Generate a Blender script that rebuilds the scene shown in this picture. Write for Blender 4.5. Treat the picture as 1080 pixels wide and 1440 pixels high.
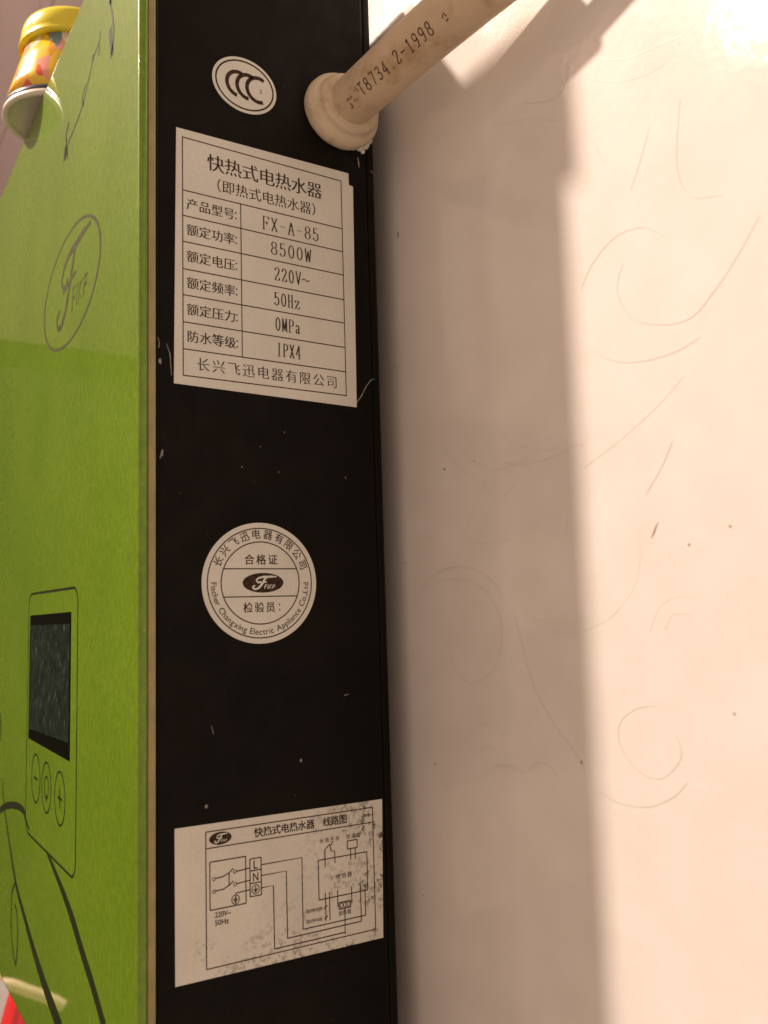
import bpy, bmesh, math, random
from mathutils import Vector, Matrix
random.seed(7)
for o in list(bpy.data.objects): bpy.data.objects.remove(o)
SC = bpy.context.scene
COL = SC.collection
MM = 0.001

# ------------------------------------------------------------------ camera
# world axes (mm): X to the right along the tiled wall, Y into the wall, Z up; the phone camera is the origin
YAW, PITCH, ROLL, FPX = 0.996107, 0.111214, -0.029330, 1221.06
_cy, _sy, _cp, _sp = math.cos(YAW), math.sin(YAW), math.cos(PITCH), math.sin(PITCH)
FWD = Vector((-_sy*_cp, _cy*_cp, _sp)); _r = Vector((_cy, _sy, 0)); _u = _r.cross(FWD)
RGT = math.cos(ROLL)*_r + math.sin(ROLL)*_u
UPV = -math.sin(ROLL)*_r + math.cos(ROLL)*_u
cam = bpy.data.cameras.new('camera'); cam_o = bpy.data.objects.new('camera', cam); COL.objects.link(cam_o)
cam.sensor_fit = 'VERTICAL'; cam.sensor_height = 36.0; cam.lens = 36.0*FPX/1440.0
cam.clip_start = 0.01; cam.clip_end = 50
cam.dof.use_dof = True; cam.dof.focus_distance = 0.285; cam.dof.aperture_fstop = 16.0
m3 = Matrix((RGT, UPV, -FWD)).transposed()
cam_o.matrix_world = m3.to_4x4()
SC.camera = cam_o

# ------------------------------------------------------------------ light
w = bpy.data.worlds.new('World'); SC.world = w; w.use_nodes = True
bg = w.node_tree.nodes['Background']; bg.inputs[0].default_value = (1.0, 0.685, 0.515, 1); bg.inputs[1].default_value = 0.68
def lamp(name, loc, power, radius, col):
    l = bpy.data.lights.new(name, 'POINT'); l.energy = power; l.shadow_soft_size = radius*MM; l.color = col
    o = bpy.data.objects.new(name, l); o.location = Vector(loc)*MM; COL.objects.link(o); return o
lamp('ceiling_bulb', (-950, -727, 1251), 205.0, 33, (1.0, 0.78, 0.655))
lamp('second_ceiling_bulb', (-713, -835, 883), 2.6, 16, (1.0, 0.76, 0.55))
vs = SC.view_settings; vs.view_transform = 'Standard'; vs.look = 'None'; vs.exposure = 0.0; vs.gamma = 1.0; vs.use_curve_mapping = False

# ------------------------------------------------------------------ the planes of the place, in mm
XS = -240.0                    # right side of the heater
YP, YF, YB, YW = 73.4, 78.7, 155.75, 164.8   # panel face, front and back of the case, tile face
ZT, ZB = 228.0, -159.5         # top and bottom of the front panel
def ray(px, py):
    return RGT*((px-540)/FPX) - UPV*((py-720)/FPX) + FWD
def on_panel(px, py): d = ray(px, py); d = d*(YP/d.y); return (d.x, d.z)
def on_wall(px, py): d = ray(px, py); d = d*(YW/d.y); return (d.x, d.z)
def on_side(px, py): d = ray(px, py); d = d*(XS/d.x); return (d.y, d.z)
def SIDE(u, v, h): return (XS+h, u, v)
def PANEL(u, v, h): return (u, YP-h, v)
def WALL(u, v, h): return (u, YW-h, v)

# ------------------------------------------------------------------ materials
def nt(name):
    m = bpy.data.materials.new(name); m.use_nodes = True; t = m.node_tree
    return m, t, t.nodes['Principled BSDF']
def node(t, kind, **kw):
    n = t.nodes.new(kind)
    for k, v in kw.items():
        if k in n.inputs: n.inputs[k].default_value = v
        else: setattr(n, k, v)
    return n
def coords(t, scale=(1, 1, 1)):
    c = t.nodes.new('ShaderNodeNewGeometry'); mp = t.nodes.new('ShaderNodeMapping'); mp.inputs['Scale'].default_value = scale
    t.links.new(c.outputs['Position'], mp.inputs[0]); return mp.outputs[0]
def ramp(t, src, stops):
    r = t.nodes.new('ShaderNodeValToRGB'); e = r.color_ramp.elements
    while len(e) < len(stops): e.new(0.5)
    for i, (p, c) in enumerate(stops):
        e[i].position = p; e[i].color = tuple(c)+(1,) if len(c) == 3 else c
    t.links.new(src, r.inputs[0]); return r
def noise(t, vec, scale, detail=3, rough=.5):
    n = node(t, 'ShaderNodeTexNoise', Scale=scale, Detail=detail, Roughness=rough); t.links.new(vec, n.inputs['Vector']); return n.outputs['Fac']
def mix(t, a, b, fac, mode='MIX'):
    m = t.nodes.new('ShaderNodeMix'); m.data_type = 'RGBA'; m.blend_type = mode
    for s, x in ((6, a), (7, b), (0, fac)):
        if hasattr(x, 'links') or hasattr(x, 'is_linked'): t.links.new(x, m.inputs[s])
        else: m.inputs[s].default_value = tuple(x)+(1,) if isinstance(x, (tuple, list)) and len(x) == 3 else x
    return m.outputs[2]
def bump(t, b, src, strength, dist):
    n = node(t, 'ShaderNodeBump', Strength=strength, Distance=dist); t.links.new(src, n.inputs['Height']); t.links.new(n.outputs[0], b.inputs['Normal'])
def simple(name, col, rough=.5, spec=.5, var=0.0, vscale=300, metal=0.0, coat=0.0, bmp=0.0, bscale=1500):
    m, t, b = nt(name); b.inputs['Roughness'].default_value = rough; b.inputs['Specular IOR Level'].default_value = spec
    b.inputs['Metallic'].default_value = metal; b.inputs['Coat Weight'].default_value = coat; b.inputs['Coat Roughness'].default_value = .03
    v = coords(t)
    n = noise(t, v, vscale)
    lo = tuple(max(0, c*(1-var)) for c in col); hi = tuple(min(1, c*(1+var)) for c in col)
    r = ramp(t, n, [(.3, lo), (.7, hi)]); t.links.new(r.outputs[0], b.inputs['Base Color'])
    if bmp: bump(t, b, noise(t, v, bscale), bmp, 0.0002)
    return m

M = {}
# glazed white tile: faint cloudy tone, slightly uneven glaze
def mat_tile(name, col, rough):
    m, t, b = nt(name); v = coords(t)
    n1 = noise(t, v, 9, 4); n2 = noise(t, v, 60, 3)
    a = ramp(t, n1, [(.3, tuple(c*.93 for c in col)), (.7, col)])
    a2 = ramp(t, n2, [(.35, (.955, .95, .94)), (.65, (1, 1, 1))])
    c = mix(t, a.outputs[0], a2.outputs[0], 1.0, 'MULTIPLY')
    sp = node(t, 'ShaderNodeTexVoronoi', Scale=75.0); t.links.new(v, sp.inputs['Vector'])
    sr = ramp(t, sp.outputs['Distance'], [(.0, (.50, .42, .36)), (.022, (.62, .55, .48)), (.035, (1, 1, 1))])
    c = mix(t, c, sr.outputs[0], .12, 'MULTIPLY')
    t.links.new(c, b.inputs['Base Color'])
    b.inputs['Roughness'].default_value = rough; b.inputs['IOR'].default_value = 1.5
    h = node(t, 'ShaderNodeMath', operation='MULTIPLY_ADD'); t.links.new(noise(t, v, 420, 2), h.inputs[0]); h.inputs[1].default_value = .35; t.links.new(noise(t, v, 70, 2), h.inputs[2])
    bump(t, b, h.outputs[0], .22, .0006)
    return m
M['tile'] = mat_tile('white_glazed_tile', (.80, .78, .74), .12)
M['brown_tile'] = mat_tile('brown_glazed_tile', (.095, .072, .066), .3)
M['grout'] = simple('grout', (.16, .13, .11), .9, .2, .2)
M['dark_wall'] = simple('dark_wall', (.018, .015, .012), .5, .3, .3, 20)
M['swirl'] = simple('swirl_glaze_line', (.738, .708, .658), .20, .5, .06, 120)

# black powder-coated sheet steel
m, t, b = nt('black_case'); v = coords(t)
r = ramp(t, noise(t, v, 35, 4), [(.3, (.0028, .0023, .0018)), (.75, (.0062, .0050, .0042))]); t.links.new(r.outputs[0], b.inputs['Base Color'])
rr = ramp(t, noise(t, v, 120, 4), [(.3, (.42,)*3), (.7, (.60,)*3)]); t.links.new(rr.outputs[0], b.inputs['Roughness'])
b.inputs['Specular IOR Level'].default_value = .11
bump(t, b, noise(t, v, 2600, 2), .18, .0002); M['black'] = m

# green back-painted glass with dust
m, t, b = nt('green_glass_panel'); v = coords(t)
base = ramp(t, noise(t, v, 14, 3), [(.3, (.126, .236, .009)), (.7, (.154, .276, .013))])
v2 = coords(t, (1, 1, .65))
fl = ramp(t, noise(t, v2, 520, 4, .7), [(.34, (.82, .86, .72)), (.52, (1.0, 1.0, 1.0)), (.66, (1.18, 1.13, 1.6)), (.76, (1.5, 1.3, 4.0))])
c = mix(t, base.outputs[0], fl.outputs[0], 1.0, 'MULTIPLY')
vd = node(t, 'ShaderNodeTexVoronoi', Scale=230.0); t.links.new(v2, vd.inputs['Vector'])
dm = ramp(t, vd.outputs['Distance'], [(.0, (.9, .9, .9)), (.045, (.6, .6, .6)), (.075, (0, 0, 0))])
dn = ramp(t, noise(t, v, 45, 3), [(.42, (0, 0, 0)), (.60, (1, 1, 1))])
dm2 = mix(t, dm.outputs[0], dn.outputs[0], 1.0, 'MULTIPLY')
c = mix(t, c, (.36, .40, .16), dm2)
t.links.new(c, b.inputs['Base Color'])
b.inputs['Roughness'].default_value = .45; b.inputs['Specular IOR Level'].default_value = .1
b.inputs['Coat Weight'].default_value = 1.0; b.inputs['Coat IOR'].default_value = 1.45; b.inputs['Coat Roughness'].default_value = .025
M['green'] = m
M['trim'] = simple('beige_trim', (.31, .275, .13), .45, .4, .12, 200)
M['ink'] = simple('dark_green_ink', (.016, .021, .007), .5, .2, .2, 300)
M['ink_soft'] = simple('olive_ink', (.070, .074, .034), .5, .2, .3, 300)
M['print'] = simple('brown_black_print', (.048, .030, .020), .7, .1, .5, 900)
M['print_fade'] = simple('faded_print', (.10, .070, .045), .7, .1, .35, 900)
M['pipe_print'] = simple('pipe_print', (.115, .068, .048), .7, .1, .75, 900)
M['pipe_smudge'] = simple('pipe_smudge', (.20, .13, .075), .7, .1, .5, 700)

# sticker papers
def mat_paper(name, col, dirt):
    m, t, b = nt(name); v = coords(t)
    a = ramp(t, noise(t, v, 60, 4), [(.3, tuple(c*.90 for c in col)), (.7, col)])
    f = ramp(t, noise(t, v, 1400, 2), [(.35, (.95, .94, .92)), (.65, (1, 1, 1))])
    c = mix(t, a.outputs[0], f.outputs[0], 1.0, 'MULTIPLY')
    if dirt:
        sx = t.nodes.new('ShaderNodeSeparateXYZ'); t.links.new(v, sx.inputs[0])
        g = node(t, 'ShaderNodeMapRange'); t.links.new(sx.outputs['Y'], g.inputs[0])
        for i, x in enumerate((.118, .148, 0.0, 1.0)): g.inputs[1+i].default_value = x
        g2 = node(t, 'ShaderNodeMapRange'); t.links.new(sx.outputs['Z'], g2.inputs[0])
        for i, x in enumerate((-.080, -.099, 0.0, .6)): g2.inputs[1+i].default_value = x
        mx = node(t, 'ShaderNodeMath', operation='MAXIMUM'); t.links.new(g.outputs[0], mx.inputs[0]); t.links.new(g2.outputs[0], mx.inputs[1])
        sp = ramp(t, noise(t, v, 620, 4, .7), [(.49, (0, 0, 0)), (.62, (1, 1, 1))])
        bl = ramp(t, noise(t, v, 110, 3), [(.45, (0, 0, 0)), (.58, (1, 1, 1))])
        k = mix(t, sp.outputs[0], bl.outputs[0], 1.0, 'MULTIPLY'); k = mix(t, k, mx.outputs[0], 1.0, 'MULTIPLY')
        c = mix(t, c, (.085, .07, .06), k)
    t.links.new(c, b.inputs['Base Color'])
    b.inputs['Roughness'].default_value = .42; b.inputs['Specular IOR Level'].default_value = .4
    bump(t, b, noise(t, v, 90, 3), .25, .0012)
    return m
M['paper'] = mat_paper('sticker_paper', (.70, .73, .68), False)
M['paper_dirty'] = mat_paper('mouldy_sticker_paper', (.70, .71, .65), True)
M['chip'] = simple('bare_metal_chip', (.24, .23, .205), .6, .4, .4, 900)
M['dust'] = simple('grey_dust', (.040, .036, .030), .9, .1, .6, 700)

# aged beige plastic
def mat_plastic(name, col, stain, amt):
    m, t, b = nt(name); v = coords(t)
    a = ramp(t, noise(t, v, 55, 4), [(.3, tuple(c*.85 for c in col)), (.7, col)])
    s = ramp(t, noise(t, v, 130, 5, .65), [(.52, (0, 0, 0)), (.74, (amt,)*3)])
    c = mix(t, a.outputs[0], stain, s.outputs[0]); t.links.new(c, b.inputs['Base Color'])
    b.inputs['Roughness'].default_value = .5; b.inputs['Specular IOR Level'].default_value = .35
    bump(t, b, noise(t, v, 700, 3), .15, .0003); return m
M['pipe'] = mat_plastic('aged_beige_pipe', (.62, .50, .345), (.38, .25, .13), .8)
M['gland'] = mat_plastic('cream_gland', (.66, .57, .42), (.40, .29, .16), .75)
M['putty'] = mat_plastic('white_putty', (.74, .72, .66), (.55, .50, .42), .6)
M['cable'] = simple('grey_cable', (.45, .42, .38), .5, .4, .1)
m, t, b = nt('lcd_dusty_glass'); v = coords(t)
v = coords(t, (1, 1, .4)); r = ramp(t, noise(t, v, 480, 4, .7), [(.42, (.005, .011, .007)), (.58, (.014, .026, .017)), (.68, (.06, .085, .062)), (.77, (.26, .32, .25))]); t.links.new(r.outputs[0], b.inputs['Base Color'])
b.inputs['Roughness'].default_value = .5; b.inputs['Specular IOR Level'].default_value = .12; b.inputs['Coat Weight'].default_value = .12; b.inputs['Coat Roughness'].default_value = .03; M['lcd'] = m
M['screen_edge'] = simple('black_screen_border', (.003, .004, .002), .4, .08, .2)
M['yellow'] = simple('yellow_plastic_lid', (.78, .70, .02), .25, .5, .06, 60, coat=.5)
M['milky'] = simple('milky_plastic', (.62, .58, .50), .35, .5, .05, 60)
M['tub_floor'] = simple('translucent_tub_floor', (.46, .45, .37), .25, .5, .1, 60, coat=.6)
M['red'] = simple('red_plastic', (.58, .015, .02), .25, .5, .1, 60, coat=.6)
M['cream'] = simple('cream_plastic', (.75, .60, .42), .4, .5, .08, 60)
M['steel'] = simple('bracket_steel', (.25, .24, .22), .5, .5, .1, metal=.8)

# printed film on the tub: loose patches of yellow, orange, red, pink, white and blue
m, t, b = nt('printed_tub_film'); v = coords(t, (1, 1, .6))
nw = node(t, 'ShaderNodeTexNoise', Scale=70.0, Detail=2.0); t.links.new(v, nw.inputs['Vector']); v = mix(t, v, nw.outputs['Color'], .02)
vo = node(t, 'ShaderNodeTexVoronoi', Scale=210.0); t.links.new(v, vo.inputs['Vector'])
sep = t.nodes.new('ShaderNodeSeparateColor'); t.links.new(vo.outputs['Color'], sep.inputs[0])
r = ramp(t, sep.outputs[0], [(.0, (.80, .56, .02)), (.26, (.80, .36, .02)), (.38, (.72, .10, .05)), (.47, (.80, .36, .27)), (.58, (.80, .62, .03)), (.78, (.80, .76, .68)), (.90, (.16, .28, .38))])
r.color_ramp.interpolation = 'CONSTANT'
b.inputs['Roughness'].default_value = .22; b.inputs['Coat Weight'].default_value = .5
t.links.new(r.outputs[0], b.inputs['Base Color']); M['film'] = m
M['navy'] = simple('navy_print_band', (.03, .035, .06), .3, .5, .1)

# ------------------------------------------------------------------ mesh helpers
class MB:
    def __init__(s): s.v = []; s.f = []
    def poly(s, pts):
        i = len(s.v); s.v += [tuple(p) for p in pts]; s.f.append(tuple(range(i, i+len(pts))))
    def flat(s, plane, pts, h): s.poly([plane(u, v, h) for u, v in pts])
    def ribbon(s, plane, pts, wd, h, pen=None):
        n = len(pts)
        if n < 2: return
        if not isinstance(wd, (list, tuple)): wd = [wd]*n
        L = []; R_ = []
        for i in range(n):
            a = Vector(pts[max(0, i-1)]); c = Vector(pts[min(n-1, i+1)]); d = (c-a)
            if d.length < 1e-9: d = Vector((1, 0))
            d.normalize(); nn = Vector((-d.y, d.x)); hw = wd[i]/2
            if pen: hw = .5*math.hypot(nn.x*pen[0], nn.y*pen[1])*wd[i]
            L.append(Vector(pts[i])+nn*hw); R_.append(Vector(pts[i])-nn*hw)
        b0 = len(s.v)
        for i in range(n): s.v.append(plane(L[i].x, L[i].y, h)); s.v.append(plane(R_[i].x, R_[i].y, h))
        for i in range(n-1): s.f.append((b0+2*i, b0+2*i+1, b0+2*i+3, b0+2*i+2))
    def slab(s, plane, pts, h0, h1):
        n = len(pts); b0 = len(s.v)
        s.v += [plane(u, v, h0) for u, v in pts]+[plane(u, v, h1) for u, v in pts]
        s.f.append(tuple(b0+n+i for i in range(n))); s.f.append(tuple(b0+n-1-i for i in range(n)))
        for i in range(n): j = (i+1) % n; s.f.append((b0+i, b0+j, b0+n+j, b0+n+i))
    def build(s, name, mat, parent=None, smooth=False, bevel=0, seg=2):
        me = bpy.data.meshes.new(name); me.from_pydata([Vector(p)*MM for p in s.v], [], s.f); me.materials.append(mat)
        bm = bmesh.new(); bm.from_mesh(me)
        if bevel:
            bmesh.ops.bevel(bm, geom=bm.edges[:]+bm.verts[:], offset=bevel*MM, segments=seg, profile=.6, affect='EDGES')
            bmesh.ops.recalc_face_normals(bm, faces=bm.faces[:])
        bm.to_mesh(me); bm.free()
        if smooth or bevel:
            big = (max((p.area for p in me.polygons), default=0))*.02
            for p in me.polygons: p.use_smooth = not (bevel and p.area > big and len(p.vertices) == 4)
        o = bpy.data.objects.new(name, me); COL.objects.link(o)
        if parent: o.parent = parent; o.matrix_parent_inverse = parent.matrix_world.inverted()
        return o
    def box(s, x0, x1, y0, y1, z0, z1):
        b0 = len(s.v); s.v += [(x, y, z) for x in (x0, x1) for y in (y0, y1) for z in (z0, z1)]
        for f in ((0, 1, 3, 2), (4, 6, 7, 5), (0, 4, 5, 1), (2, 3, 7, 6), (0, 2, 6, 4), (1, 5, 7, 3)): s.f.append(tuple(b0+i for i in f))
    def tube(s, pts, rad, seg=24, caps=True, wob=0):
        pts = [Vector(p) for p in pts]; n = len(pts)
        if not isinstance(rad, (list, tuple)): rad = [rad]*n
        up = Vector((0, 0, 1)); b0 = len(s.v)
        for i in range(n):
            d = (pts[min(n-1, i+1)]-pts[max(0, i-1)]).normalized(); a = d.cross(up)
            if a.length < 1e-4: a = Vector((0, 1, 0))
            a.normalize(); c = a.cross(d)
            for k in range(seg):
                th = 2*math.pi*k/seg; rr = rad[i]*(1+random.uniform(-wob, wob)); s.v.append(tuple(pts[i]+a*(rr*math.cos(th))+c*(rr*math.sin(th))))
        for i in range(n-1):
            for k in range(seg):
                j = (k+1) % seg; s.f.append((b0+i*seg+k, b0+i*seg+j, b0+(i+1)*seg+j, b0+(i+1)*seg+k))
        if caps:
            s.f.append(tuple(b0+k for k in range(seg))[::-1]); s.f.append(tuple(b0+(n-1)*seg+k for k in range(seg)))
    def lathe(s, prof, frame, seg=48, wob=0, flute=None):
        """prof = (r, h) pairs; frame(x, y, h) maps the lathe's own axes to mm"""
        b0 = len(s.v); n = len(prof)
        for r, h in prof:
            for k in range(seg):
                th = 2*math.pi*k/seg; q = r*(1+random.uniform(-wob, wob))
                if flute: q *= 1+flute[1]*math.cos(flute[0]*th)
                s.v.append(tuple(frame(q*math.cos(th), q*math.sin(th), h)))
        for i in range(n-1):
            for k in range(seg):
                j = (k+1) % seg; s.f.append((b0+i*seg+k, b0+i*seg+j, b0+(i+1)*seg+j, b0+(i+1)*seg+k))
        s.f.append(tuple(b0+k for k in range(seg))[::-1]); s.f.append(tuple(b0+(n-1)*seg+k for k in range(seg)))
def empty(name, loc):
    o = bpy.data.objects.new(name, None); o.location = Vector(loc)*MM; o.empty_display_size = .02; COL.objects.link(o)
    bpy.context.view_layer.update(); return o
def tag(o, label, cat): o['label'] = label; o['category'] = cat
def arc(cx, cy, rx, ry, a0, a1, n=32):
    return [(cx+rx*math.cos(math.radians(a0+(a1-a0)*i/n)), cy+ry*math.sin(math.radians(a0+(a1-a0)*i/n))) for i in range(n+1)]
def smooth(pts, sub=5):
    P = [Vector(p) for p in pts]; out = []
    for i in range(len(P)-1):
        p0, p1, p2, p3 = P[max(0, i-1)], P[i], P[i+1], P[min(len(P)-1, i+2)]
        for k in range(sub):
            q = k/sub; out.append(tuple(.5*((2*p1)+(p2-p0)*q+(2*p0-5*p1+4*p2-p3)*q*q+(3*p1-p0-3*p2+p3)*q**3)))
    out.append(tuple(P[-1])); return out

# lettering: glyph outlines from Blender's own font
_cv = bpy.data.curves.new('glyphs', 'FONT'); _cv.resolution_u = 3; _to = bpy.data.objects.new('glyphs', _cv); COL.objects.link(_to)
def glyphs(body, off=0.0, shear=0.0):
    _cv.body = body; _cv.offset = off; _cv.shear = shear
    bpy.context.view_layer.update()
    me = bpy.data.meshes.new_from_object(_to.evaluated_get(bpy.context.evaluated_depsgraph_get()))
    vs = [(v.co.x, v.co.y) for v in me.vertices]; fs = [tuple(p.vertices) for p in me.polygons]
    bpy.data.meshes.remove(me); return vs, fs
def put_text(mb, plane, body, x0, y0, x1, y1, h, off=0.0, song=0.0, space=None, rot=None):
    """fit body into the box; song > 0 thins horizontals and keeps heavy verticals; each glyph cell may be spread"""
    vs, fs = glyphs(body, off)
    if not vs: return
    ax, bx = min(v[0] for v in vs), max(v[0] for v in vs); ay, by = min(v[1] for v in vs), max(v[1] for v in vs)
    sx, sy = (x1-x0)/(bx-ax), (y1-y0)/(by-ay)
    for i, dx in enumerate((-song, song) if song else (0,)):
        b0 = len(mb.v)
        for u, v in vs:
            mb.v.append(plane(x0+(u-ax)*sx+dx, y0+(v-ay)*sy, h+i*.006))
        for f in fs: mb.f.append(tuple(b0+k for k in f))
def put_row(mb, plane, chars, x0, x1, yc, size, h, off=0.0, song=0.0, hs=1.0, slope=0.0):
    """full-width characters spread evenly over x0..x1, each scaled from its own em box"""
    n = len(chars); step = (x1-x0-size*hs)/max(1, n-1) if n > 1 else 0
    for i, ch in enumerate(chars):
        if ch == ' ': continue
        vs, fs = glyphs(ch, 0.0 if ch == '等' else off); cx = x0+i*step
        for k, dx in enumerate((-song, song) if song else (0,)):
            b0 = len(mb.v)
            for u, v in vs: mb.v.append(plane(cx+u*size*hs+dx, yc+(v-.38)*size+slope*(cx-x0), h+k*.006))
            for f in fs: mb.f.append(tuple(b0+q for q in f))
# narrow serif figures and capitals drawn as pen strokes on a 1 x 2 cell
def _o(cx, cy, rx, ry, a0=0, a1=360, n=16): return arc(cx, cy, rx, ry, a0, a1, n)
STROKE = {
 'F': [[(.2, 0), (.2, 2)], [(.05, 2), (.92, 2), (.95, 1.7)], [(.2, 1.05), (.7, 1.05)], [(.7, 1.25), (.7, .85)], [(.03, 0), (.4, 0)]],
 'X': [[(.12, 2), (.88, 0)], [(.85, 2), (.15, 0)], [(0, 2), (.3, 2)], [(.7, 2), (1, 2)], [(0, 0), (.3, 0)], [(.7, 0), (1, 0)]],
 '-': [[(.1, 1), (.9, 1)]],
 'A': [[(.1, 0), (.5, 2), (.9, 0)], [(.25, .7), (.75, .7)], [(0, 0), (.28, 0)], [(.7, 0), (1, 0)]],
 '8': [_o(.5, 1.5, .34, .48), _o(.5, .52, .40, .52)],
 '5': [[(.85, 2), (.22, 2), (.2, 1.1)], [(.2, 1.1), (.45, 1.3), (.75, 1.15), (.88, .65), (.75, .15), (.45, 0), (.15, .15), (.12, .4)]],
 '0': [_o(.5, 1, .38, 1.0)],
 'W': [[(.08, 2), (.28, 0), (.5, 1.7), (.72, 0), (.92, 2)], [(-.03, 2), (.2, 2)], [(.8, 2), (1.03, 2)]],
 '2': [[(.14, 1.5), (.2, 1.85), (.5, 2), (.8, 1.85), (.86, 1.5), (.7, 1.05), (.3, .45), (.12, .02)], [(.12, .04), (.88, .04), (.9, .4)]],
 'V': [[(.1, 2), (.5, 0), (.9, 2)], [(0, 2), (.3, 2)], [(.75, 2), (1, 2)]],
 '~': [[(0, .95), (.2, 1.2), (.45, 1.1), (.7, .85), (1.0, 1.1)]],
 'H': [[(.18, 0), (.18, 2)], [(.82, 0), (.82, 2)], [(.18, 1.05), (.82, 1.05)], [(.0, 0), (.35, 0)], [(.65, 0), (1, 0)], [(0, 2), (.35, 2)], [(.65, 2), (1, 2)]],
 'z': [[(.12, 1.0), (.15, 1.25), (.85, 1.25), (.12, .02), (.88, .02), (.9, .3)]],
 'M': [[(.12, 0), (.14, 2), (.5, .2), (.86, 2), (.88, 0)], [(0, 0), (.25, 0)], [(.75, 0), (1, 0)]],
 'P': [[(.2, 0), (.2, 2)], [(.03, 2), (.6, 2), (.9, 1.8), (.9, 1.2), (.6, 1.0), (.2, 1.0)], [(.03, 0), (.4, 0)]],
 'a': [[(.2, 1.05), (.35, 1.3), (.6, 1.25), (.7, 1.0), (.7, .1), (.9, .02)], [(.7, .75), (.3, .6), (.14, .3), (.3, .02), (.55, .1), (.7, .35)]],
 'I': [[(.5, 0), (.5, 2)], [(.25, 0), (.75, 0)], [(.25, 2), (.75, 2)]],
 '4': [[(.68, 0), (.68, 2), (.08, .6), (.95, .6)], [(.45, 0), (.9, 0)]],
 '1': [[(.3, 1.7), (.55, 2), (.55, 0)], [(.25, 0), (.85, 0)]],
 '7': [[(.1, 2), (.9, 2), (.45, 0)]],
 '3': [[(.12, 1.75), (.4, 2), (.75, 1.9), (.82, 1.5), (.65, 1.1), (.4, 1.05)], [(.65, 1.1), (.9, .7), (.8, .2), (.45, 0), (.12, .25)]],
 '9': [_o(.5, 1.45, .36, .52), [(.86, 1.4), (.8, .6), (.55, 0), (.25, 0)]],
 'T': [[(.5, 0), (.5, 2)], [(.08, 2), (.92, 2)]],
 '.': [[(.42, 0), (.58, .16)]],
}
def put_strokes(mb, plane, body, x0, x1, y0, y1, h, pen=(.42, .16), gap=.32):
    n = len(body); cell = (x1-x0)/(n+gap*(n-1)); k = 0
    for i, ch in enumerate(body):
        cx = x0+i*cell*(1+gap)
        for st in STROKE[ch]:
            pts = [(cx+u*cell, y0+(v*.5)*(y1-y0)) for u, v in st]
            fin = [pts[0]]
            for q in range(1, len(pts)):
                m_ = 1 if len(pts) > 12 else 4
                fin += [tuple(Vector(pts[q-1]).lerp(Vector(pts[q]), e/m_)) for e in range(1, m_+1)]
            pts = fin; runs = [[pts[0]]]
            for q in range(1, len(pts)):
                runs[-1].append(pts[q])
                if q < len(pts)-1 and (Vector(pts[q])-Vector(pts[q-1])).angle(Vector(pts[q+1])-Vector(pts[q]), 0) > .75: runs.append([pts[q]])
            for rn in runs:
                d0 = (Vector(rn[0])-Vector(rn[1])).normalized()*.06; d1 = (Vector(rn[-1])-Vector(rn[-2])).normalized()*.06
                if len(rn) < 14: rn = [tuple(Vector(rn[0])+d0)]+rn[1:-1]+[tuple(Vector(rn[-1])+d1)]
                mb.ribbon(plane, rn, 1.0, h+.004*(k % 7), pen); k += 1
# the script initial inside the oval mark, drawn on a unit ellipse
F_MARK = [([(.66, .60), (.45, .62), (.20, .60), (-.05, .58), (-.25, .45), (-.33, .22), (-.22, .05), (-.10, .16)], [.10, .16, .17, .14, .12, .12, .10, .05]),
          ([(.15, .56), (.05, .25), (-.06, -.10), (-.18, -.42), (-.33, -.62), (-.47, -.58), (-.50, -.38), (-.40, -.28)], [.16, .17, .17, .16, .14, .14, .12, .08]),
          ([(-.28, -.02), (-.05, .03), (.18, .08)], [.06, .10, .05])]
F_SMALL = [([(.10, -.20), (.05, -.62)], .06), ([(.09, -.20), (.20, -.18)], .05), ([(.08, -.38), (.16, -.37)], .05),
           ([(.27, -.18), (.20, -.56), (.28, -.60)], .05), ([(.34, -.22), (.28, -.58)], .05), ([(.42, -.20), (.30, -.40), (.40, -.58)], .05), ([(.50, -.20), (.44, -.58)], .06), ([(.46, -.26), (.58, -.24), (.55, -.40), (.46, -.42)], .05)]
def put_mark(mb, plane, cx, cy, a, b, h, k=1.0, ks=1.0):
    i = 0
    for pts, wd in F_MARK:
        P = smooth([(cx+u*a, cy+v*b) for u, v in pts], 4)
        W = [wd[min(len(wd)-1, j//4)]*k*(a+b)*.5 for j in range(len(P))]
        mb.ribbon(plane, P, W, h+.004*i); i += 1
    for pts, wd in F_SMALL:
        mb.ribbon(plane, [(cx+u*a, cy+v*b) for u, v in pts], wd*k*ks*(a+b)*.5, h+.004*i); i += 1

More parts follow.
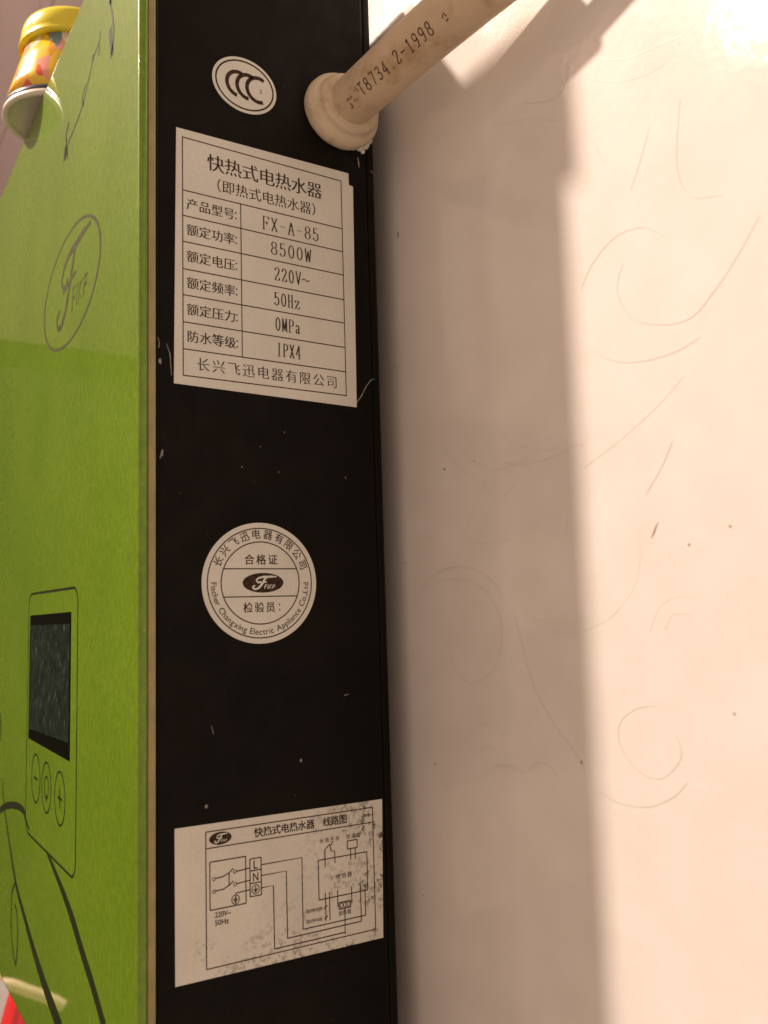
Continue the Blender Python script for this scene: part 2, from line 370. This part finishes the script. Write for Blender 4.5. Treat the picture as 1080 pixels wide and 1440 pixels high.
# ================================================================== the setting
# tiled wall behind the heater: white tiles with a traced scroll pattern, brown course higher up
mb = MB(); mb.box(-1150, 500, YW+6, YW+60, -900, 1200); wall = mb.build('wall_back', M['grout']); wall['kind'] = 'structure'
SCROLL = []
def sc(ox, oy, k, pts): SCROLL.append([on_wall(ox+x/k, oy+y/k) for x, y in pts])
for P in ([(165,180),(200,165),(250,160),(320,185),(370,235),(420,300),(500,345),(560,365)],
          [(190,245),(240,235),(290,250),(340,300),(410,375),(470,410),(520,430)],
          [(520,430),(485,480),(460,540),(430,610),(415,690),(430,720),(500,735),(600,720),(660,700),(740,665)],
          [(505,145),(520,220),(560,290),(620,325),(700,335),(800,315),(880,285),(960,240),(1020,235)],
          [(590,170),(640,220),(720,250),(800,262),(880,255)], [(560,370),(620,350),(690,330),(730,300)],
          [(600,500),(640,460),(700,410)], [(215,430),(210,500),(235,550),(225,600)], [(150,680),(200,705),(260,695),(300,640)],
          [(170,1030),(200,960),(270,890),(350,855),(430,860),(500,890),(570,950),(600,1010)],
          [(240,960),(300,925),(380,918),(460,935),(520,985),(570,1060),(595,1160),(590,1260),(570,1340),(520,1410),(440,1445),(380,1400),(345,1320),(345,1240)],
          [(660,1100),(690,1200),(720,1330),(760,1460),(810,1560),(880,1680),(960,1780),(1020,1900)],
          [(700,1090),(760,1120),(860,1135),(960,1135),(1020,1130)], [(930,700),(925,620),(945,520),(965,440)]): sc(540, 560, 3.6, P)
for P in ([(210,520),(240,600),(290,700),(340,770)], [(430,470),(480,430),(540,430),(590,460),(610,500)], [(470,570),(530,540),(580,575)],
          [(490,680),(560,640),(640,640),(710,680)], [(720,670),(790,620),(850,650),(880,700)]): sc(540, 900, 3.6, P)
for P in ([(800,105),(840,140),(850,200),(800,250),(740,230),(695,170),(690,110),(730,70),(790,60)], [(620,270),(680,310),(760,325),(830,300),(870,260)],
          [(155,860),(160,790),(178,745),(183,790),(182,893)]): sc(500, 960, 1.862, P)
for P in ([(610,15),(660,45),(720,55),(800,40),(860,15),(900,-10)], [(760,400),(800,330),(830,260)],
          [(700,455),(735,500),(745,560),(730,640),(690,700),(640,740),(560,765),(480,745)], [(770,760),(800,690),(860,665),(920,690)],
          [(810,760),(830,715),(880,715)], [(600,330),(690,260),(790,170),(860,90)]): sc(500, 480, 1.862, P)
for P in ([(600,135),(650,155),(720,150),(800,115),(870,80),(930,0)], [(600,205),(680,215),(760,195),(820,160)], [(580,330),(620,370),(650,430)],
          [(770,330),(745,420),(720,500)], [(850,260),(840,380),(845,460),(880,515),(960,510)], [(810,620),(750,595),(680,620),(620,690),(590,760)],
          [(700,690),(685,760),(720,830),(800,850),(880,830),(940,760),(1000,670),(1060,560)], [(440,270),(500,265),(540,240),(555,200)],
          [(330,470),(380,455)], [(320,500),(340,525),(370,510)], [(365,330),(460,310),(540,320)]): sc(500, 0, 1.862, P)
XT = [-1150, -870, -470, -70, 330]; ZR = [(-900, -300, 0), (-300, 300, 0), (300, 585, 1), (585, 1170, 1)]
swirl_me = None
for i in range(len(XT)-1):
    for z0, z1, brown in ZR:
        mb = MB(); mb.box(XT[i]+1, XT[i+1]-1, YW, YW+6.5, z0+1, z1-1)
        to = mb.build('tile', M['brown_tile' if brown else 'tile'], wall, bevel=.6, seg=1)
        if not brown and XT[i+1]-XT[i] == 400:
            if swirl_me is None:
                s = MB()
                for k_, L in enumerate(SCROLL):
                    P = smooth([(u+470, v+300) for u, v in L], 5); q_ = len(P)
                    s.ribbon(lambda u, v, h: (u, -h, v), P, [.12+.20*min(1, 4*min(j, q_-1-j)/q_) for j in range(q_)], .03+.004*(k_ % 12))
                so = s.build('swirl_line', M['swirl'], to); swirl_me = so.data
            else:
                so = bpy.data.objects.new('swirl_line', swirl_me); COL.objects.link(so); so.parent = to
            so['kind'] = 'stuff'
            so.matrix_parent_inverse = Matrix.Identity(4); so.location = Vector((XT[i], YW, z0))*MM
# specks and a hair stuck to the tiles
mb = MB()
for px, py, a, b_ in ((560, 330, .5, 1.5), (625, 660, .45, .5), (667, 649, .25, .25), (570, 792, .3, .3), (969, 766, .35, .35), (1027, 740, .3, .4), (595, 1259, .35, .35), (630, 1328, .2, .2), (818, 1072, .3, .5), (1033, 1004, .35, .35), (612, 1075, .3, .4)):
    u, v = on_wall(px, py); mb.flat(WALL, [(u+a*math.cos(k)*random.uniform(.6, 1.1), v+b_*math.sin(k)*random.uniform(.6, 1.1)) for k in [i*math.pi/5 for i in range(10)]], .06)
mb.ribbon(WALL, [on_wall(*p) for p in ((916, 757), (920, 748), (922, 742), (926, 734))], [.1, .45, .3, .1], .06)
sp = mb.build('stain_speck', simple('brown_stain', (.30, .18, .12), .8, .1, .3), wall); sp['kind'] = 'stuff'

# wall at the far left: pale brown tiles above a dark lower part (seen only as reflections in the panel)
mb = MB(); mb.box(-1200, -1150.5, -1500, YW+60, -900, 1200); wl = mb.build('wall_left', M['dark_wall']); wl['kind'] = 'structure'
for k in range(4):
    for z0, z1 in ((349, 1149),):
        mb = MB(); mb.box(-1150.4, -1143, YW-2-400*(k+1), YW-4-400*k, z0+1, z1-1); mb.build('tile', M['brown_tile'], wl, bevel=.6, seg=1)

# ================================================================== the water heater
H = empty('water_heater', (-370, YB, ZB))
tag(H, 'instant electric water heater with glossy green front panel and black side case', 'water heater')
mb = MB(); mb.box(-500, XS, YF, YB-3.2, ZB+2, ZT-6.5); mb.build('case', M['black'], H, bevel=1.2)
mb = MB(); mb.box(-499.4, XS-.6, YB-3.0, YB, ZB+2.6, ZT-7.0); mb.build('back_cover', M['black'], H, bevel=.8)
for z0 in (120, -110):
    mb = MB(); mb.box(-450, -290, YB+.05, YW-.05, z0, z0+30); mb.build('wall_bracket', M['steel'], H)
mb = MB(); mb.box(-499.6, XS-.35, YP+3.0, YF-.02, ZB+.5, ZT-.5); mb.build('edge_trim', M['trim'], H, bevel=.35)
mb = MB(); mb.box(-500, XS+.15, YP, YP+2.95, ZB, ZT); mb.build('front_panel', M['green'], H, bevel=1.2, seg=4)
mb = MB(); mb.box(-300, XS+4.5, YP, YP+16, ZT+.05, ZT+30); mb.build('unseen_top_block', M['black'], H, bevel=1.0)  # unseen loose block on the heater top, sized to cast the wall shadow's notch

# marks on the green panel
def trace(mb, pts, wd, h=.06, n=5): mb.ribbon(PANEL, smooth([on_panel(*p) for p in pts], n), wd, h)
def taper(k, a, b, c): return [a+(b-a)*min(1, 2*i/(k-1)) if i < k/2 else b+(c-b)*(2*i/(k-1)-1) for i in range(k)]
mb = MB(); mb.ribbon(PANEL, arc(-325, 123, 43.5, 21.3, 0, 360, 72), [1.0+.9*abs(math.cos(2*math.pi*i/72))**4 for i in range(73)], .06)
put_mark(mb, PANEL, -323, 124, 43, 20, .07, .5, .55)
mb.build('printed_oval_logo', M['ink_soft'], H)
mb = MB()
for pts, wd in (([(155, 0), (159, 30), (160, 50), (157, 77)], 1.4), ([(155, 40), (156, 55), (158, 78)], 3.6), ([(156, -4), (155, 6)], 4),
                ([(142, 42), (140, 60), (139, 78)], 1.1), ([(131, 76), (130, 86)], 2.0), ([(139, 60), (131, 84), (124, 115), (118, 142), (108, 172), (98, 196), (92, 214)], .9),
                ([(121, 118), (116, 138), (118, 148)], 1.2), ([(97, 172), (93, 190), (94, 200)], 1.6), ([(92, 204), (93, 216), (90, 222)], 3.2), ([(95, 208), (95, 224)], 1.2)):
    trace(mb, pts, wd, .06)
mb.build('printed_twig', M['ink'], H)
mb = MB()
X0, X1, Z0, Z1, rc = -391, -307, -86, 10.5, 6
outl = arc(X1-rc, Z1-rc, rc, rc, 90, 0, 8)+arc(X1-rc, Z0+rc, rc, rc, 0, -90, 8)+arc(X0+rc, Z0+rc, rc, rc, -90, -180, 8)+arc(X0+rc, Z1-rc, rc, rc, 180, 90, 8)
mb.ribbon(PANEL, outl+outl[:1], .9, .06); mb.build('display_outline', M['ink'], H)
mb = MB(); mb.slab(PANEL, [(-387.5, -48.5), (-316.4, -48.8), (-316.4, 2.2), (-387.5, 1.6)], .01, .12); scr = mb.build('display_screen', M['screen_edge'], H)
mb = MB(); mb.slab(PANEL, [(-385.8, -44.5), (-317.8, -42.8), (-317.8, -2.0), (-385.8, -2.4)], .125, .2); mb.build('lcd_glass', M['lcd'], scr)
for cx, cz, sym in ((-372, -62.4, '-'), (-352.6, -63, 'o'), (-330.5, -63.5, '+')):
    mb = MB(); mb.ribbon(PANEL, arc(cx, cz, 8.0, 9.2, 0, 360, 40), .75, .06)
    if sym == 'o':
        mb.ribbon(PANEL, arc(cx, cz, 3.6, 4.0, 0, 360, 24), .7, .064); mb.ribbon(PANEL, [(cx, cz-2.2), (cx, cz-5.4)], 1.1, .07)
    else:
        mb.ribbon(PANEL, [(cx-3.2, cz), (cx+3.2, cz)], 1.0, .064)
        if sym == '+': mb.ribbon(PANEL, [(cx, cz-3.4), (cx, cz+3.4)], 1.0, .07)
    mb.build('printed_button', M['ink'], H)
mb = MB()
trace(mb, [(0, 1140), (7, 1134), (16, 1132), (26, 1134), (33, 1140), (36, 1150)], 3.0, .075)
trace(mb, [(36, 1150), (38, 1158), (41, 1166)], 1.6, .08)
trace(mb, [(66, 1198), (76, 1222), (90, 1258), (103, 1296), (116, 1340), (130, 1385), (147, 1445)], taper(31, 1.4, 4.6, 4.4), .085)
trace(mb, [(3, 1095), (7, 1140), (14, 1190), (23, 1245), (36, 1295), (50, 1345), (66, 1395), (86, 1450)], taper(36, .9, 3.2, 7.0), .09)
trace(mb, [(22, 1240), (17, 1255), (16, 1280), (16, 1310), (18, 1335), (22, 1356), (24, 1340), (25, 1310), (24, 1285), (21, 1272)], 1.3, .095)
trace(mb, [(0, 1003), (0.5, 1022), (0, 1042)], 3.0, .07)
mb.build('printed_stem', M['ink'], H)

# the black side: stickers
def sticker(name, pts, mat):
    mb = MB(); mb.slab(SIDE, pts, .02, .2); return mb.build(name, mat, H)
HT = .24
# rating sticker
lab = sticker('rating_label', [(83.8, 67.1), (145.8, 66.3), (146.6, 142.9), (145.0, 143.1), (144.9, 147.2), (84.7, 146.3)], M['paper'])
lab['label'] = 'rectangular paper rating table with model, power and voltage rows'
mb = MB(); L0, L1 = 86.6, 141.9
rows = [143.7, 126.9, 118.9, 110.8, 102.3, 94.3, 86.0, 77.8, 69.8]
for z in rows: mb.ribbon(SIDE, [(L0-.15, z), (L1+.15, z)], .34, HT)
for y in (L0, L1): mb.ribbon(SIDE, [(y, rows[0]), (y, rows[-1])], .30, HT+.01)
mb.ribbon(SIDE, [(105.35, rows[1]), (105.35, rows[-2])], .30, HT+.01)
mb.build('ruled_line', M['print'], lab)
mb = MB()
put_row(mb, SIDE, '快热式电热水器', 94.3, 134.6, 138.0, 5.9, HT+.01, -.011, .13)
put_row(mb, SIDE, '（即热式电热水器）', 94.6, 134.9, 131.2, 4.5, HT+.01, -.011, .07)
for k, z in (('产品型号', 1), ('额定功率', 2), ('额定电压', 3), ('额定频率', 4), ('额定压力', 5), ('防水等级', 6)):
    zc = (rows[z]+rows[z+1])/2
    put_row(mb, SIDE, k, 87.7, 103.4, zc, 3.9, HT+.01, -.007, .075)
    for q in (-1.1, .7): mb.flat(SIDE, [(103.7+.28*math.cos(i*math.pi/4), zc+q+.28*math.sin(i*math.pi/4)) for i in range(8)], HT+.01)
put_row(mb, SIDE, '长兴飞迅电器有限公司', 90.6, 138.8, 73.8, 4.4, HT+.01, -.013, .07)
for s_, a, b_, z in (('FX-A-85', 112.7, 132.9, 1), ('8500W', 115.5, 129.9, 2), ('220V', 116.6, 126.0, 3), ('50Hz', 116.4, 125.4, 4), ('0MPa', 116.7, 125.4, 5), ('IPX4', 117.0, 125.4, 6)):
    zc = (rows[z]+rows[z+1])/2+(-.3 if z in (1,) else 0)
    put_strokes(mb, SIDE, s_, a, b_, zc-2.1, zc+2.1, HT+.01)
zc = (rows[3]+rows[4])/2-.3; put_strokes(mb, SIDE, '~', 126.4, 129.1, zc-1.9, zc+1.9, HT+.01, pen=(.3, .3))
mb.build('lettering', M['print'], lab)

# oval certification mark
cc = (107.3, 166.9)
ov = sticker('certification_sticker', [(cc[0]+11.0*math.cos(i*math.pi/36), cc[1]+9.2*math.sin(i*math.pi/36)) for i in range(72)], M['paper'])
ov['label'] = 'small oval sticker with three nested letters C'
mb = MB(); mb.ribbon(SIDE, arc(cc[0], cc[1], 9.8, 8.0, 0, 360, 72), .52, HT)
for cx, r_, (a0, a1) in ((105.1, 4.0, (72, 262)), (108.5, 4.0, (66, 270)), (112.0, 4.1, (62, 292))):
    mb.ribbon(SIDE, arc(cx, 166.7, r_*.98, r_, a0, a1, 24), 1.25, HT+.01)
mb.build('printed_mark', M['print'], ov)
mb = MB(); put_row(mb, SIDE, 'S', 112.4, 114.0, 166.6, 1.9, HT+.01); mb.build('lettering', M['print_fade'], ov)

# round inspection seal
rc_ = (110.6, 8.9)
rs = sticker('inspection_sticker', [(rc_[0]+18.7*math.cos(i*math.pi/48), rc_[1]+18.1*math.sin(i*math.pi/48)) for i in range(96)], M['paper'])
rs['label'] = 'round paper inspection seal with ring lettering'
mb = MB(); mb.ribbon(SIDE, arc(*rc_, 17.0, 16.4, 0, 360, 90), .34, HT); mb.ribbon(SIDE, arc(*rc_, 12.75, 12.3, 0, 360, 80), .34, HT)
for dz in (4.2, -4.1): a = math.sqrt(1-(dz/12.3)**2)*12.75; mb.ribbon(SIDE, [(rc_[0]-a, rc_[1]+dz), (rc_[0]+a, rc_[1]+dz)], .32, HT+.01)
mb.flat(SIDE, [(rc_[0]+.7+6.7*math.cos(i*math.pi/30), rc_[1]-.0+2.95*math.sin(i*math.pi/30)) for i in range(60)], HT+.012)
mb.build('ruled_line', M['print'], rs)
mb = MB(); put_mark(mb, SIDE, rc_[0]+.7, rc_[1], 6.7, 2.95, HT+.03, .85); mb.build('logo_mark', M['paper'], rs)
mb = MB()
put_row(mb, SIDE, '合格证', 105.2, 116.2, 15.9, 3.3, HT+.01, .006, .03)
put_row(mb, SIDE, '检验员', 104.7, 115.2, 1.6, 3.2, HT+.01, .006, .03)
for q in (-1.0, .6): mb.flat(SIDE, [(116.6+.25*math.cos(i*math.pi/4), 1.7+q+.25*math.sin(i*math.pi/4)) for i in range(8)], HT+.01)
def ring_text(chars, a0, a1, size, rad, inward, off=0.0, hs=1.0, prop=False):
    gl = [glyphs(c, off) if c != ' ' else ([], []) for c in chars]
    wd = [((max(v[0] for v in g[0])-min(v[0] for v in g[0])) if g[0] else .26)+(.09 if prop else 0) for g in gl]
    if not prop: wd = [1.0]*len(chars)
    tot = sum(wd)-(wd[0]+wd[-1])/2; pos = 0
    for i, (vs_, fs_) in enumerate(gl):
        if i: pos += (wd[i-1]+wd[i])/2
        ang = math.radians(a0+(a1-a0)*pos/tot)
        if not vs_: continue
        mid = (max(v[0] for v in vs_)+min(v[0] for v in vs_))/2
        rx = rad*1.018; rz = rad*.985
        cx, cz = rc_[0]+rx*math.cos(ang), rc_[1]+rz*math.sin(ang)
        rot = ang-math.pi/2 if inward else ang+math.pi/2
        ca, sa = math.cos(rot), math.sin(rot); b0 = len(mb.v)
        for u, v in vs_:
            x, y = (u-mid)*size*hs, (v-.36)*size
            mb.v.append(SIDE(cx+x*ca-y*sa, cz+x*sa+y*ca, HT+.01))
        for f in fs_: mb.f.append(tuple(b0+k for k in f))
ring_text('长兴飞迅电器有限公司', 154, 22, 3.1, 14.85, True, .006)
ring_text('Fischer Changxing Electric Appliance Co.,Ltd', 181, 358, 2.55, 14.75, False, .004, .98, True)
mb.build('lettering', M['print'], rs)

# wiring diagram sticker
wl3 = sticker('wiring_label', [(83.8, -99.7), (150.4, -101.5), (151.4, -59.8), (83.7, -58.4)], M['paper_dirty'])
wl3['label'] = 'rectangular paper wiring diagram spotted with dark mould'
A3, B3 = Vector((92.65, -60.7)), Vector((147.8, -61.9))
SLOPE = -.020
def W(y, z): return (y, z+SLOPE*(y-92.65))          # the sticker sits a touch askew
WIRE = MB(); _k = [0]
def line(*p, w=.31): WIRE.ribbon(SIDE, [W(*q) for q in p], w, HT+.004*(_k[0] % 7)); _k[0] += 1
def rect(y0, y1, z0, z1, w=.31): line((y0, z0), (y1, z0), w=w); line((y0, z1), (y1, z1), w=w); line((y0, z0), (y0, z1), w=w); line((y1, z0), (y1, z1), w=w)
rect(92.65, 147.7, -97.3, -60.7, .30); line((92.65, -65.2), (147.7, -65.2), w=.28)
rect(93.8, 104.6, -81.9, -69.0); rect(105.9, 109.4, -80.4, -70.0); line((105.9, -73.3), (109.4, -73.3)); line((105.9, -76.8), (109.4, -76.8))
line((109.4, -72.1), (122.6, -72.1), (122.6, -92.5)); line((122.6, -92.5), (144.2, -92.5))
line((109.4, -75.1), (117.4, -75.1), (117.5, -94.0)); line((117.5, -94.0), (142.6, -94.0))
line((109.4, -78.5), (113.2, -78.5), (113.3, -96.1)); line((113.3, -96.1), (136.6, -96.1))
rect(128.1, 145.2, -85.2, -73.8)
line((130.4, -76.0), (130.4, -71.0), (132.2, -69.6)); line((133.8, -75.4), (133.8, -71.9), (132.6, -71.7), (132.2, -70.2), (133.3, -68.9))
rect(138.3, 141.8, -72.0, -69.6); line((139.4, -72.0), (139.4, -75.3)); line((141.0, -72.0), (141.0, -75.3))
line((130.3, -83.6), (130.3, -91.6)); line((131.7, -83.6), (131.7, -91.6)); line((129.7, -88), (130.9, -87.2)); line((129.7, -91), (130.9, -90.2))
line((134.5, -83.4), (134.5, -88.3)); line((139.4, -83.2), (139.4, -88.0)); rect(134.9, 139.0, -89.1, -87.2)
for i in range(3): WIRE.ribbon(SIDE, [W(*p) for p in arc(135.8+1.2*i, -88.1, .55, .7, 0, 360, 12)], .2, HT+.03)
line((136.9, -89.1), (136.8, -96.6)); line((142.6, -83.2), (142.6, -94.0)); line((144.2, -83.2), (144.2, -92.5))
for z in (-73.6, -77.0):
    WIRE.ribbon(SIDE, [W(*p) for p in arc(95.0, z-.1, .4, .45, 0, 360, 12)], .2, HT+.02); line((95.4, z), (97.6, z+.1), (99.6, z+.9), (100.8, z+1.9))
    WIRE.ribbon(SIDE, [W(*p) for p in arc(101.3, z+.9, .45, .5, 0, 360, 12)], .2, HT+.02); line((101.8, z+.9), (105.9, z+1.2))
line((99.5, -72.7), (99.5, -76.1)); line((105.9, -78.4), (101.5, -78.6), (101.5, -80.1))
for cy_, cz_ in ((101.4, -80.3), (107.6, -78.6)):
    WIRE.ribbon(SIDE, [W(*p) for p in arc(cy_, cz_, 1.15, 1.25, 0, 360, 20)], .24, HT+.02)
    line((cy_, cz_+.9), (cy_, cz_)); line((cy_-.7, cz_), (cy_+.7, cz_)); line((cy_-.45, cz_-.4), (cy_+.45, cz_-.4)); line((cy_-.2, cz_-.75), (cy_+.2, cz_-.75))
WIRE.flat(SIDE, [W(97.0+3.35*math.cos(i*math.pi/24), -62.9+1.75*math.sin(i*math.pi/24)) for i in range(48)], HT+.02)
WIRE.build('ruled_line', M['print'], wl3)
mb = MB(); put_mark(mb, lambda u, v, h: SIDE(*W(u, v), h), 97.0, -62.9, 3.35, 1.75, HT+.04, .85); mb.build('logo_mark', M['paper'], wl3)
SW = lambda u, v, h: SIDE(*W(u, v), h)
mb = MB()
put_row(mb, SW, '快热式电热水器 线路图', 107.3, 138.4, -62.9, 2.9, HT+.01, .010, .03)
put_text(mb, SW, 'L', 107.0, -72.9, 108.3, -70.6, HT+.01, .012); put_text(mb, SW, 'N', 106.8, -76.3, 108.5, -74.0, HT+.01, .012)
put_text(mb, SW, '220V~', 95.2, -84.2, 100.0, -82.7, HT+.01, .015); put_text(mb, SW, '50Hz', 95.2, -86.3, 99.3, -84.8, HT+.01, .015)
put_row(mb, SW, '水流开关', 128.6, 135.6, -68.3, 1.5, HT+.01, .005); put_row(mb, SW, '控温器', 137.9, 143.0, -68.3, 1.5, HT+.01, .005)
put_row(mb, SW, '电热器', 134.0, 139.7, -79.5, 1.65, HT+.01, .006); put_row(mb, SW, '加热管', 134.6, 139.2, -90.3, 1.5, HT+.01, .006)
put_row(mb, SW, '温控断电器', 123.6, 129.1, -87.7, 1.15, HT+.01); put_row(mb, SW, '温控断电器', 123.6, 129.1, -90.7, 1.15, HT+.01)
mb.build('lettering', M['print'], wl3)

# chips, scratches and dust on the black paint
mb = MB()
def chip(px, py, a, b_, n=8):
    u, v = on_side(px, py); mb.flat(SIDE, [(u+a*math.cos(2*math.pi*i/n)*random.uniform(.6, 1.2), v+b_*math.sin(2*math.pi*i/n)*random.uniform(.6, 1.2)) for i in range(n)], .05)
def scratch(pts, wd): mb.ribbon(SIDE, [on_side(*p) for p in pts], wd, .055)
for a in ((228, 637, .35, 1.0), (423, 1069, .5, .5), (290, 1134, .55, .55), (225, 508, .5, .9), (340, 657, .2, .2), (392, 664, .25, .2), (366, 628, .3, .15), (486, 672, .25, .4), (400, 608, .2, .2), (444, 562, .2, .1)): chip(*a)
scratch([(501, 567), (508, 557), (515, 543), (522, 534), (527, 533)], [.3, .35, .25, .3, .1]); scratch([(503, 221), (504, 228), (505, 236)], [.2, .6, .3])
scratch([(222, 474), (224, 482), (223, 489)], .2); scratch([(234, 483), (239, 498), (241, 528)], [.1, .3, .15]); scratch([(521, 240), (525, 244)], .35)
scratch([(225, 645), (227, 636), (229, 632)], .25); scratch([(484, 978), (490, 976)], .25); scratch([(297, 1020), (300, 1032)], .15)
mb.build('paint_chip', M['chip'], H)['kind'] = 'stuff'
mb = MB()
for i in range(190):
    u = random.uniform(80, 152); v = random.uniform(-150, 215); s_ = random.uniform(.05, .17)*random.choice((1, 1, 1, 1.6))
    mb.flat(SIDE, [(u+s_*math.cos(k*math.pi/3), v+s_*math.sin(k*math.pi/3)*random.uniform(.7, 1.4)) for k in range(6)], .045)
for i in range(14):
    u = random.uniform(80, 152); v = random.uniform(-150, 150); a = random.uniform(0, 3.1); l = random.uniform(.6, 2.4)
    mb.ribbon(SIDE, [(u, v), (u+.5*l*math.cos(a), v+.5*l*math.sin(a)), (u+l*math.cos(a+.3), v+l*math.sin(a+.3))], .07, .045)
d = mb.build('dust_speck', M['dust'], H); d['kind'] = 'stuff'

# ================================================================== conduit pipe leaving the side of the heater
PA, PB = Vector((-240, 141.5, 167.5)), Vector((-165, 150.6, 174.2)); PR = 7.8
PX = (PB-PA).normalized()
C = empty('conduit_pipe', PA); tag(C, 'aged beige plastic conduit pipe with printed numbers entering the black case', 'pipe')
def PAX(u): return PA+PX*u+Vector((0, 0, -.0006*max(0, u-30)**2))      # the pipe sags very slightly
mb = MB(); n = 24
mb.tube([PAX((PB-PA).length*i/n) for i in range(n+1)], [PR+.5*i/n for i in range(n+1)], 40, True, .004); mb.build('pipe', M['pipe'], C, smooth=True)
mb = MB(); prof = [(13.4, .05), (13.7, 1.4), (13.5, 3.0), (12.6, 4.3), (11.6, 4.9), (11.2, 5.6), (11.0, 6.7), (10.2, 7.6), (8.9, 8.0), (7.6, 8.1)]
def colf(x, y, h): c = Vector((XS, 141.9, 167.6)); return c+Vector((h, x+.13*h, y*.93+.1*h))
fine = []
for i in range(len(prof)-1):
    for k in range(3): q = k/3; fine.append((prof[i][0]*(1-q)+prof[i+1][0]*q, prof[i][1]*(1-q)+prof[i+1][1]*q))
fine.append(prof[-1])
mb.lathe(fine, colf, 64, .004); mb.build('gland_collar', M['gland'], C, smooth=True)
mb = MB()
for cy_, cz_, s_ in ((149.5, 158.3, 1.9), (151.6, 159.7, 2.1), (153.2, 161.8, 1.8), (147.0, 157.1, 1.1), (150.9, 156.7, .9), (154.2, 164.2, 1.5)):
    prof_ = [(s_*math.cos(a), s_*math.sin(a)) for a in [i*math.pi/12 for i in range(6)]]
    mb.lathe(prof_+[(.02, s_)], lambda x, y, h, cy_=cy_, cz_=cz_: (XS+.02+h*.9, cy_+x, cz_+y), 14, .09)
mb.build('putty', M['putty'], C, smooth=True)
# print along the pipe, on the side turned to the viewer
mid = (PA+PB)/2; e1 = (-mid-PX*(-mid).dot(PX)).normalized(); e2 = PX.cross(e1)
if e2.dot(UPV) < 0: e2 = -e2
def PIPE(u, v, h):
    a = v/PR; return tuple(PAX(u)+(e1*math.cos(a)+e2*math.sin(a))*(PR+.5*u/76+.05+h))
mb = MB(); put_strokes(mb, PIPE, 'T8734.2-1998', 19.0, 53.0, -.9, 2.8, .02, pen=(.40, .40), gap=.42); mb.build('lettering', M['pipe_print'], C)
mb = MB()
for st in ([(12.2, -1.6), (13.4, -1.0), (13.0, .2)], [(12.6, 1.0), (13.6, 1.6), (14.2, .8)], [(14.8, 1.6), (15.4, -.6)], [(16.4, -.8), (17.6, 2.2)], [(18.0, 2.8), (18.6, 1.0)], [(57.5, .6), (58.6, 1.6), (59.0, .4)], [(58, -.6), (59.2, -.3)]):
    mb.ribbon(PIPE, st, .5, .02)
mb.build('smudge', M['pipe_smudge'], C)['kind'] = 'stuff'
CO = Vector((0, -1.2, -5.0)); mb = MB(); cab = smooth([tuple(PB-PX*12+CO), tuple(PB+PX*14+CO), tuple(PB+PX*45+CO), tuple(PB+PX*75+CO+Vector((0, 0, 3))), (-80, 160, 194), (-76, 160.8, 215), (-76, 160.8, 300)], 6)
mb.tube(cab, 3.6, 16); mb.build('cable', M['cable'], C, smooth=True)

# ================================================================== tub standing on top of the heater, overhanging its front
TB = Vector((-400, 86.5, ZT+.3)); TILT = math.radians(9)
T = empty('snack_tub', TB); tag(T, 'small printed plastic tub with yellow lid overhanging the heater top', 'tub')
def tubf(x, y, h): return TB+Vector((x, y*math.cos(TILT)+(h)*math.sin(TILT), max(0, y*0)+h*math.cos(TILT)))
mb = MB(); mb.lathe([(23.6, 1.6), (24.0, .3), (24.8, .0), (25.8, .1), (26.4, .9), (26.4, 2.6)], tubf, 56); base = mb.build('base_rim', M['milky'], T, smooth=True)
mb = MB(); mb.lathe([(23.5, 1.4), (23.55, 1.9)], tubf, 56); mb.build('base_floor', M['tub_floor'], T)
mb = MB(); mb.lathe([(26.35, 2.65), (26.5, 4.6)], tubf, 56); mb.build('printed_band', M['navy'], T, smooth=True)
mb = MB(); mb.lathe([(26.2, 4.65), (25.2, 14), (24.0, 24), (22.6, 34)], tubf, 56); mb.build('tub_wall', M['film'], T, smooth=True)
mb = MB(); mb.lathe([(23.8, 34.05), (25.2, 34.5), (25.4, 35.4), (24.6, 36.6), (25.3, 38), (25.4, 43.5), (24.9, 45.6), (23.4, 46.4), (8, 46.6)], tubf, 56); mb.build('lid', M['yellow'], T, smooth=True)

# ================================================================== things far behind, just below the panel
hk = [(-905, YW+1, -321), (-903, 149, -324), (-900, 60, -327), (-900, 0, -330), (-900, -27, -343), (-900, -48, -356), (-900, -58, -364)]
mb = MB(); mb.tube(smooth(hk, 6), 5.2, 18); ho = mb.build('wall_arm', M['cream'], None, smooth=True); tag(ho, 'cream plastic arm reaching out from the tiles below the green panel', 'wall arm')
RA, RB = Vector((-780, 151.5, -286)), Vector((-780, 118, -420))
rax = (RB-RA).normalized(); ry = Vector((1, 0, 0)); rz = rax.cross(ry)
mb = MB(); mb.lathe([(4, 0), (9, 1.2), (11.5, 4), (12.4, 12), (12.6, 60), (12.2, 110), (10.5, 134), (5, 138)], lambda x, y, h: RA+rax*h+ry*x+rz*y, 64, 0, (9, .06))
ro = mb.build('plastic_handle', M['red'], None, smooth=True); tag(ro, 'glossy red ribbed plastic handle leaning on the tiles below the green panel', 'handle')

bpy.data.objects.remove(_to); bpy.data.curves.remove(_cv)
